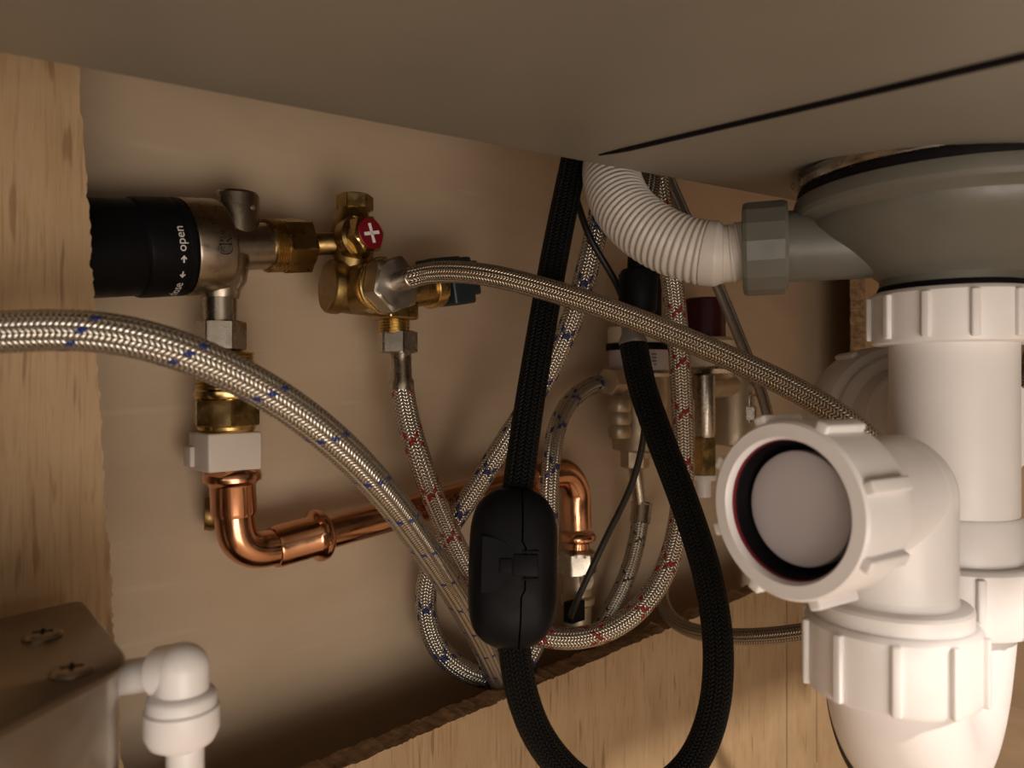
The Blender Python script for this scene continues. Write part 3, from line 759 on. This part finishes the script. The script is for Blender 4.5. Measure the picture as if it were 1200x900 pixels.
# ================================================================== HOSES
def hose(name, label, mat, pts, r, n=32, ds=0.0016, cat='hose', sm=30, ends=()):
    t = thing(name, pts[0], label, cat)
    Q = smooth(spline(pts, ds), sm)
    mb = MB(); sweep(mb, Q, r, n=n); build(mb, 'braided_sleeve', mat, t)
    return t, Q
def ferrule(t, Q, i0, i1, r, name='ferrule', mat='chrome'):
    mb = MB(); p, q = Vector(Q[i0]), Vector(Q[i1]); L = (q - p).length
    lathe(mb, [(0, 0), (r * 0.92, 0), (r, 0.0006), (r, L - 0.0022), (r * 1.06, L - 0.0016), (r * 1.06, L - 0.0004), (r * 0.95, L), (0, L)], p, q - p, 32)
    return build(mb, name, mat, t)

pA = lambda L: [at(*p) for p in L]
# foreground hose with blue strand
t, Q = hose('braided_hose', 'thick steel braided hose with blue strand arching across the left foreground', 'braid_blue',
    pA([(-130, 402, .215), (-60, 394, .219), (0, 389, .223), (60, 386, .226), (120, 388, .229), (200, 406, .236), (300, 451, .252), (380, 506, .270), (440, 565, .292), (500, 645, .333), (550, 725, .385), (578, 782, .430), (592, 815, .462), (600, 850, .49)]), 0.00625, n=40, sm=60)
# cold hose, blue strands
t, Q = hose('braided_hose', 'steel braided hose with blue strands looping behind the black hose weight', 'braid_blue_far',
    pA([(712, 205, .41), (703, 250, .408), (692, 300, .41), (672, 370, .418), (637, 447, .428), (592, 518, .437), (550, 583, .442), (513, 643, .444), (498, 700, .444), (511, 757, .445), (548, 789, .448), (592, 795, .458), (624, 765, .47), (638, 705, .475), (643, 630, .480), (644, 562, .486), (652, 502, .503), (672, 466, .528), (698, 450, .545), (716, 447, .555)]), 0.0062, sm=40)
ferrule(t, Q, -9, -1, 0.0068)
# hot hose, red strands
n3 = W(466, 414, bv)
hs0 = W(471, 455, bv)
t, Q = hose('braided_hose', 'steel braided hose with red strands hanging from the brass valve in a loop', 'braid_red',
    [hs0, at(478, 492, hs0.y), at(493, 542, hs0.y), at(516, 602, .425), at(546, 662, .437), (at(580, 712, .447)), at(612, 738, .446), at(648, 748, .442), at(692, 746, .441), at(738, 724, .443), at(774, 681, .446), at(794, 622, .449), at(801, 550, .45), at(799, 470, .447), at(794, 390, .440), at(787, 325, .43), at(776, 250, .415), at(766, 180, .405)], 0.0063, sm=40)
mb = MB(); poly_nut(mb, n3, Z, S(26, n3), S(21, n3), rot=0.15, ref=N); build(mb, 'hex_nut', 'chrome', t)
s1 = W(470, 412, bv); sa = (hs0 - s1).normalized(); sl = (hs0 - s1).length
mb = MB(); lathe(mb, [(0, 0), (S(10, s1), 0), (S(12, s1), 0.0015), (S(12, s1), sl * 0.72), (S(14.3, s1), sl * 0.80), (S(14.5, s1), sl * 1.03), (0, sl * 1.04)], s1, sa, 32); build(mb, 'ferrule', 'chrome', t)
# dull hose from the union nut across to the trap
he = hf + ha * 0.0105 + Z * 0.002
hpts = [he - ha * 0.002, he, at(497, 321, he.y + 0.0005), at(525, 318.5, .358), at(570, 322, .350), at(640, 339, .344), at(720, 365, .338), at(800, 396, .331), at(880, 431, .322), at(940, 461, .313), at(1000, 500, .303), at(1060, 560, .305)]
t, Q = hose('braided_hose', 'dull bronze tinted braided hose running from the brass valve to the trap', 'braid_bronze', hpts, 0.0051, sm=5, n=36)
mb = MB(); cyl(mb, hf - ha * 0.003, he + ha * 0.0012, 0.0047, 0.0050, bev=0.0004); build(mb, 'ferrule', 'chrome', t)
# thin grey hose below the far valve
t, Q = hose('braided_hose', 'thin steel braided hose below the cream collared valve', 'braid_grey', pA([(752, 588, .580), (748, 625, .575), (738, 665, .57), (721, 705, .565), (701, 742, .56), (688, 800, .56)]), 0.0064, sm=16)
ferrule(t, Q, 10, 0, 0.0076)
# dark hose crossing the panel towards the trap
t, Q = hose('braided_hose', 'dark thin braided hose crossing over the panel edge to the trap', 'braid_dark', pA([(800, 600, .60), (786, 655, .565), (776, 690, .53), (781, 716, .488), (803, 736, .445), (840, 745, .415), (890, 746, .392), (940, 741, .374), (985, 733, .362), (1050, 720, .362)]), 0.0044, n=24)
# hose at the right edge
t, Q = hose('braided_hose', 'steel braided hose at the right edge behind the white tail pipe', 'braid_dark', pA([(1520, 560, .43), (1480, 400, .42), (1400, 300, .41), (1310, 285, .405), (1252, 335, .40), (1222, 395, .395), (1203, 450, .390), (1184, 510, .388), (1160, 570, .392), (1135, 650, .41), (1120, 760, .45), (1115, 900, .50), (1112, 1050, .53)]), 0.0058, n=28)
# black pull-out hose
t, Q = hose('tap_hose', 'black braided pull-out tap hose hanging in a U loop through the weight', 'braid_black',
    pA([(690, 120, .40), (678, 165, .392), (665, 225, .385), (650, 300, .377), (629, 420, .362), (613, 525, .347), (604, 600, .336), (600, 680, .329), (602, 750, .327), (611, 812, .327), (636, 872, .328), (690, 925, .331), (750, 938, .334), (806, 902, .338), (835, 840, .342), (842, 765, .348), (832, 685, .355), (808, 605, .362), (776, 520, .368), (752, 452, .373), (742, 402, .376)]), 0.0069, n=36, sm=30)
q0, q1 = Vector(Q[-1]), at(741, 366, .379)
qa = (q1 - q0).normalized(); ql = (q1 - q0).length
mb = MB(); lathe(mb, [(0, -0.002), (0.0066, -0.002), (0.0070, 0), (0.0066, 0.002), (0.0056, 0.004), (0.0056, ql), (0, ql)], q0, qa, 32); build(mb, 'ferrule', 'tube', t)
kc = at(748, 342, .381)
mb = MB(); lathe(mb, [(0, -0.0105), (0.0085, -0.0105), (0.0095, -0.0085), (0.0095, 0.008), (0.0085, 0.0105), (0.006, 0.0115), (0.006, 0.026), (0, 0.026)], kc, Vector((0.05, 0.02, 1)).normalized(), 36); build(mb, 'quick_coupler', 'black', t)
mb = MB(); Qc = smooth(spline([kc + Z * 0.02, at(753, 265, .392), at(762, 215, .40), at(768, 160, .41)], 0.0016), 6); sweep(mb, Qc, 0.0052, n=24); build(mb, 'upper_sleeve', 'braid_dark', t)

# clip-on weight on the black hose
wc = at(601, 664, .329); wt = thing('hose_weight', wc - Z * 0.034, 'black plastic clip-on weight gripping the black tap hose', 'hose weight')
wu = (at(606, 575, .338) - at(602, 750, .327)).normalized(); wr = (Vector((1, 0, 0)) - wu * wu.x).normalized(); wf = wr.cross(wu)   # wf away from lens
if wf.y > 0: wf = -wf
HH, WW, DD = S(92, wc), S(52, wc), 0.0150
seam = S(10, wc)
def half(lo, hi, name):
    """one shell: part of the rounded block between the seam and a side; x runs lo..hi, the seam steps round the latch"""
    mb = MB(); nz, na_ = 36, 28; vs_ = []
    for i in range(nz + 1):
        z = -1 + 2 * i / nz; zz = math.copysign(1 - (1 - abs(z)) ** 1.6, z)
        w = max(0.02, (1 - abs(zz) ** 4.2)) ** (1 / 2.3); d = max(0.02, (1 - abs(zz) ** 4)) ** (1 / 2.4)
        sx = seam + (S(4, wc) if abs(zz) < 0.30 else 0) + (S(-4, wc) * max(0, abs(zz) - 0.6))
        for k in range(na_):
            t = 2 * math.pi * k / na_; c, s_ = math.cos(t), math.sin(t)
            x = math.copysign(abs(c) ** 0.62, c) * WW * w; y = math.copysign(abs(s_) ** 0.72, s_) * DD * d
            if lo is None: x = min(x, sx - 0.00035)
            else: x = max(x, sx + 0.00035)
            vs_.append(wc + wr * x + wf * y + wu * (zz * HH))
    fs = [(i * na_ + k, (i + 1) * na_ + k, (i + 1) * na_ + (k + 1) % na_, i * na_ + (k + 1) % na_) for i in range(nz) for k in range(na_)]
    fs += [tuple(range(na_)), tuple(nz * na_ + k for k in range(na_))]
    mb.add(vs_, fs); return build(mb, name, 'matte_black', wt, sharp=40)
sl_ = half(None, 1, 'shell_half'); sr_ = half(1, None, 'shell_half')
# D-shaped latch recess, tongue and the two slots
fz = wc + wf * (DD * 0.985)
mb = MB(); pts2 = []
for k in range(25):
    t = -math.pi / 2 + math.pi * k / 24; pts2.append((S(-35, wc) + S(40, wc) * math.cos(t), S(31, wc) * math.sin(t)))
nb = len(pts2)
vs_ = [fz + wr * x + wu * (y + S(4, wc)) + wf * h for h in (-0.002, 0.0007) for x, y in pts2]
mb.add(vs_, [tuple(range(nb)), tuple(range(nb, 2 * nb))] + [(k, (k + 1) % nb, nb + (k + 1) % nb, nb + k) for k in range(nb)])
build(mb, 'latch_plate', 'black', wt)
mb = MB(); box(mb, fz + wr * S(14, wc) + wu * S(4, wc) + wf * 0.0002, wr, wu, wf, S(14, wc), S(12, wc), 0.0009, 0.0004); build(mb, 'latch_tongue', 'black', wt)
for sg in (1, -1):
    mb = MB(); box(mb, fz + wr * S(20, wc) + wu * (S(4, wc) + sg * S(15, wc)), wr, wu, wf, S(9, wc), S(1.6, wc), 0.0007, 0.0002); build(mb, 'latch_slot', 'rubber', wt)
mb = MB(); box(mb, fz + wr * S(-8, wc) + wu * S(3, wc) + wf * 0.0009, wr, wu, wf, S(7, wc), S(8, wc), 0.0006, 0.0003); build(mb, 'latch_catch', 'rubber', wt)

# thin black cable and the sensor tube
t = thing('sensor_cable', at(676, 230, .40), 'thin black cable slanting down beside the black tap hose', 'cable')
mb = MB(); Qc = smooth(spline(pA([(660, 170, .41), (676, 235, .402), (692, 280, .400), (722, 331, .402), (737, 368, .395), (750, 400, .392), (757, 445, .392), (756, 500, .398), (742, 563, .41), (708, 635, .425), (676, 704, .435), (669, 722, .455)]), 0.0015), 20)
sweep(mb, Qc, 0.0018, n=14); build(mb, 'sheath', 'cable', t)
t = thing('sensor_tube', at(783, 215, .44), 'thin grey tube running down past the overflow outlet', 'tube')
mb = MB(); Qc = smooth(spline(pA([(768, 180, .43), (786, 222, .435), (806, 266, .44), (840, 338, .45), (868, 405, .462), (893, 470, .475), (912, 560, .49), (920, 640, .50)]), 0.0015), 20)
sweep(mb, Qc, 0.0023, n=18)
Qd = Qc + np.array([0.0042, 0.002, 0.0008]); sweep(mb, Qd, 0.0012, n=12); build(mb, 'twin_tube', 'tube', t)
t = thing('drain_cable', at(975, 800, .36), 'black cable curving down behind the white U bend', 'cable')
mb = MB(); Qc = smooth(spline(pA([(985, 745, .365), (975, 790, .36), (979, 835, .352), (996, 888, .345), (1035, 945, .34)]), 0.0015), 10)
sweep(mb, Qc, 0.0030, n=18); build(mb, 'sheath', 'cable', t)

# ================================================================== FAR VALVES ON THE WALL
fv = 0.034
g = W(748, 450, fv)
t = thing('collared_valve', W(748, 575, fv), 'cast valve with cream collar and black band behind the tap hose', 'valve')
def vlathe(name, prof, px, mat, par, v=fv, n=48, sharp=30):
    c = W(px, 450, v); mb = MB(); lathe(mb, [(S(r, c), (450 - y) * c.y / F) for r, y in prof], c, Z, n); return build(mb, name, mat, par, sharp=sharp)
vlathe('black_cap', [(0, 318), (22, 318), (25, 322), (25, 384), (0, 384)], 750, 'black', t)
vlathe('cream_collar', [(0, 383), (35, 383), (37, 385), (37, 403), (0, 403)], 749, 'cream', t)
vlathe('black_band', [(0, 403), (38.5, 403), (38.5, 411), (0, 411)], 749, 'black', t)
vlathe('label_ring', [(0, 411), (36, 411), (36, 434), (34, 436), (0, 436)], 749, 'cap_grey', t)
c = W(749, 450, fv); mb = MB()
for k, (yy, ww) in enumerate(((415, 9), (419, 7), (423, 8), (427, 2))):
    for j in range(5):
        pass
    q = W(768, yy, fv + S(33, c)); box(mb, q, U, N, Z, S(ww * .8, q), 0.0003, S(.7, q))
build(mb, 'printed_label', 'darkprint', t)
vlathe('rim', [(0, 435), (37, 435), (38, 438), (36, 442), (0, 442)], 749, 'chrome', t)
mb = MB(); c = W(748, 450, fv)
lathe(mb, [(0, S(8, c)), (S(35, c), S(8, c)), (S(35, c), -S(20, c)), (S(31, c), -S(40, c)), (S(30, c), -S(76, c)), (S(18, c), -S(80, c)), (S(16, c), -S(86, c)), (0, -S(86, c))], c, Z, 40)
kb = W(726, 490, fv + 0.01)
for dy in (-14, 0, 14): lathe(mb, [(0, -S(8, c)), (S(11, c), -S(8, c)), (S(13, c), -S(3, c)), (S(13, c), S(3, c)), (S(11, c), S(8, c)), (0, S(8, c))], kb + Z * S(dy, c), Z, 24)
s0 = W(720, 446, fv + 0.006); cyl(mb, s0 - U * 0.002, s0 + U * 0.02, S(13, s0), n=32)
build(mb, 'valve_body', 'tinned', t, sharp=35)
c = W(744, 548, fv); mb = MB(); poly_nut(mb, c, Z, S(24, c), S(14.5, c), rot=0.2, ref=N); build(mb, 'outlet_nut', 'tinned', t)
mb = MB(); cyl(mb, W(750, 592, fv), c + Z * 0.002, S(8, c)); build(mb, 'outlet_tail', 'chrome', t)
s2 = W(712, 447, fv + 0.006); mb = MB(); poly_nut(mb, s2, U, 0.012, S(15, s2), rot=0.2); build(mb, 'inlet_nut', 'tinned', t)

t = thing('capped_valve', W(830, 560, fv), 'chromed valve with maroon cap and cream skirt behind the red strand hose', 'valve')
vlathe('maroon_cap', [(0, 350), (21, 350), (23, 352), (24, 400), (30, 404), (0, 404)], 826, 'maroon', t)
vlathe('cream_skirt', [(0, 396), (30, 396), (34, 400), (34, 426), (30, 431), (0, 431)], 826, 'cream', t)
vlathe('chrome_flange', [(0, 430), (40, 430), (42, 433), (40, 438), (26, 443), (14, 447), (0, 447)], 832, 'chrome', t)
mb = MB(); c = W(858, 450, fv - 0.004)
lathe(mb, [(0, S(16, c)), (S(24, c), S(16, c)), (S(25, c), S(10, c)), (S(24, c), -S(70, c)), (0, -S(74, c))], c, Z, 36)
cyl(mb, W(815, 455, fv + .004), W(872, 450, fv), S(13, c), n=32)
build(mb, 'valve_body', 'tinned', t, sharp=35)
vlathe('spindle_tube', [(0, 440), (12, 440), (12, 508), (9, 516), (0, 516)], 826, 'chrome', t, v=fv + 0.016)
c = W(824, 556, fv + .014); mb = MB(); poly_nut(mb, c, Z, S(44, c), S(14, c), rot=0.5, ref=N); build(mb, 'brass_nut', 'brass_bright', t)
mb = MB(); cyl(mb, c - Z * S(26, c), c, S(9, c)); lathe(mb, [(0, -S(6, c)), (S(15, c), -S(6, c)), (S(15, c), 0), (0, 0)], c, Z, 32); build(mb, 'outlet_tail', 'white', t)
c = W(877, 470, fv + .012); mb = MB(); cyl(mb, c - Z * S(25, c), c + Z * S(22, c), S(5, c)); poly_nut(mb, c - Z * S(22, c), Z, S(16, c), S(8, c)); cyl(mb, c + Z * S(14, c) - U * 0.004, c + Z * S(14, c) + U * 0.02, S(9, c)); build(mb, 'side_screw', 'chrome', t)

# isolating valve under the copper elbow
t = thing('isolating_valve', W(676, 740, vv), 'small chromed isolating valve under the far copper elbow', 'valve')
c = W(677, 672, vv); mb = MB(); poly_nut(mb, c, Z, S(26, c), S(20, c), rot=0.35, ref=N); build(mb, 'hex_nut', 'chrome', t)
vlathe('collar', [(0, 642), (15, 642), (21, 646), (21, 650), (0, 652)], 677, 'chrome', t, v=vv)
vlathe('valve_body', [(0, 668), (17, 670), (17, 696), (20, 699), (20, 706), (16, 709), (16, 735), (20, 740), (20, 760), (0, 760)], 677, 'tinned', t, v=vv)
q = W(690, 682, vv + 0.013); mb = MB(); lathe(mb, [(0, 0), (S(9, q), 0), (S(9, q), 0.003), (S(7, q), 0.004), (0, 0.004)], q - N * .003, N, 24); box(mb, q + N * .0012, U, Z, N, S(5, q), S(1, q), .0003); build(mb, 'slotted_screw', 'cream', t)
q = W(673, 716, vv + 0.012); mb = MB(); box(mb, q, U, N, Z, S(12, q), 0.004, S(12, q), 0.001); build(mb, 'black_tag', 'black', t)

# ================================================================== FOREGROUND FILTER HOUSING
zt_ = at(155, 775, .2).z
def fp(px, py):
    k = (450 - py) / F; d = (zt_ - CZ) / k; return Vector(((px - 600) / F * d, d, zt_))
fh = thing('filter_housing', Vector((-0.16, 0.17, zt_ - 0.13)), 'brushed steel filter housing with two screws in the lower left corner', 'filter')
a1, a2, a3, a4 = fp(95, 702), fp(150, 764), fp(156, 782), fp(0, 860)
def corner_round(p, q, r, n=6, f=0.25):
    A, B = q + (p - q) * f, q + (r - q) * f
    return [A * (1 - t) ** 2 + q * 2 * t * (1 - t) + B * t * t for t in [k / n for k in range(n + 1)]]
fe = a4 + (a4 - a3).normalized() * 0.06; bk = fp(-60, 744); lf = bk + (fe - a4) * 0.3 + Vector((-0.05, -0.05, 0))
outl = corner_round(bk, a1, a2, f=0.10) + corner_round(a1, (a2 + a3) / 2, a4, f=0.12) + [fe, fe + Vector((-0.12, -0.02, 0)), lf]
ctr = sum(outl, Vector()) / len(outl)
def prism(mb, out, z0, z1, ins=0.0, bev=0.0008):
    P = [p + (ctr - p).normalized() * ins for p in out]; n = len(P)
    lv = [(z0, 0), (z1 - bev, 0), (z1 - bev * .3, bev * .4), (z1, bev)]
    vs_ = [Vector((p.x, p.y, 0)) + (Vector((ctr.x, ctr.y, 0)) - Vector((p.x, p.y, 0))).normalized() * e + Z * z for z, e in lv for p in P]
    fs = [tuple(range(n)), tuple(3 * n + k for k in range(n))] + [(r * n + k, r * n + (k + 1) % n, (r + 1) * n + (k + 1) % n, (r + 1) * n + k) for r in range(3) for k in range(n)]
    mb.add(vs_, fs)
mb = MB(); prism(mb, outl, zt_ - 0.0022, zt_); build(mb, 'top_plate', 'cover', fh, sharp=40)
outb = corner_round(bk, a1, a2, f=0.10) + corner_round(a1, (a2 + a3) / 2, a4, n=14, f=0.20) + [fe, fe + Vector((-0.12, -0.02, 0)), lf]
mb = MB(); prism(mb, outb, zt_ - 0.13, zt_ - 0.0022, ins=0.0012); build(mb, 'housing_body', 'steel', fh, sharp=30)
for px, py in ((50, 746), (84, 788)):
    q = fp(px, py); mb = MB(); lathe(mb, [(0, -0.001), (0.0052, -0.001), (0.0052, 0.0004), (0.0044, 0.0013), (0.0012, 0.0015), (0.0012, 0.0006), (0, 0.0006)], q, Z, 32); sc_ = build(mb, 'screw', 'cover', fh)
    mb = MB()
    for k in (0.5, 0.5 + math.pi / 2): box(mb, q + Z * 0.0014, Vector((math.cos(k), math.sin(k), 0)), Vector((-math.sin(k), math.cos(k), 0)), Z, 0.0026, 0.0005, 0.00025)
    build(mb, 'screw_slot', 'rubber', sc_)
# white push-fit elbow
jd = .215
je = thing('push_fit_elbow', at(215, 900, jd) - Z * 0.03, 'white plastic push-fit elbow beside the steel filter housing', 'pipe fitting')
jc = at(213, 784, jd); jl = at(158, 792, jd + .004); r_ = S(30.5, jc)
ja_ = (jl - jc).normalized()
mb = MB(); lathe(mb, [(r_, -S(40, jc)), (r_, 0)] + [(r_ * math.cos(t), r_ * math.sin(t)) for t in [math.pi / 2 * k / 12 for k in range(1, 12)]] + [(0, r_)], jc, Z, 48)
lathe(mb, [(0, 0), (r_ * 0.98, 0), (r_ * 0.98, S(30, jc)), (r_ * 0.86, S(33, jc)), (r_ * 0.66, S(35, jc)), (r_ * 0.66, (jl - jc).length + 0.008), (0, (jl - jc).length + 0.008)], jc, ja_, 48)
build(mb, 'elbow_body', 'white', je, sharp=35)
mb = MB(); lathe(mb, [(0, -S(24, jc)), (S(30, jc), -S(24, jc)), (S(37, jc), -S(28, jc)), (S(39, jc), -S(32, jc)), (S(39, jc), -S(42, jc)), (S(42, jc), -S(45, jc)), (S(42, jc), -S(72, jc)), (S(36, jc), -S(84, jc)), (S(26, jc), -S(90, jc)), (0, -S(90, jc))], jc, Z, 48)
build(mb, 'collet_nut', 'white', je, sharp=35)
mb = MB(); lathe(mb, [(0, -S(88, jc)), (S(21, jc), -S(88, jc)), (S(21, jc), -S(260, jc)), (0, -S(260, jc))], jc + Vector((0.001, 0, 0)), Z, 40); build(mb, 'tube', 'white', je)
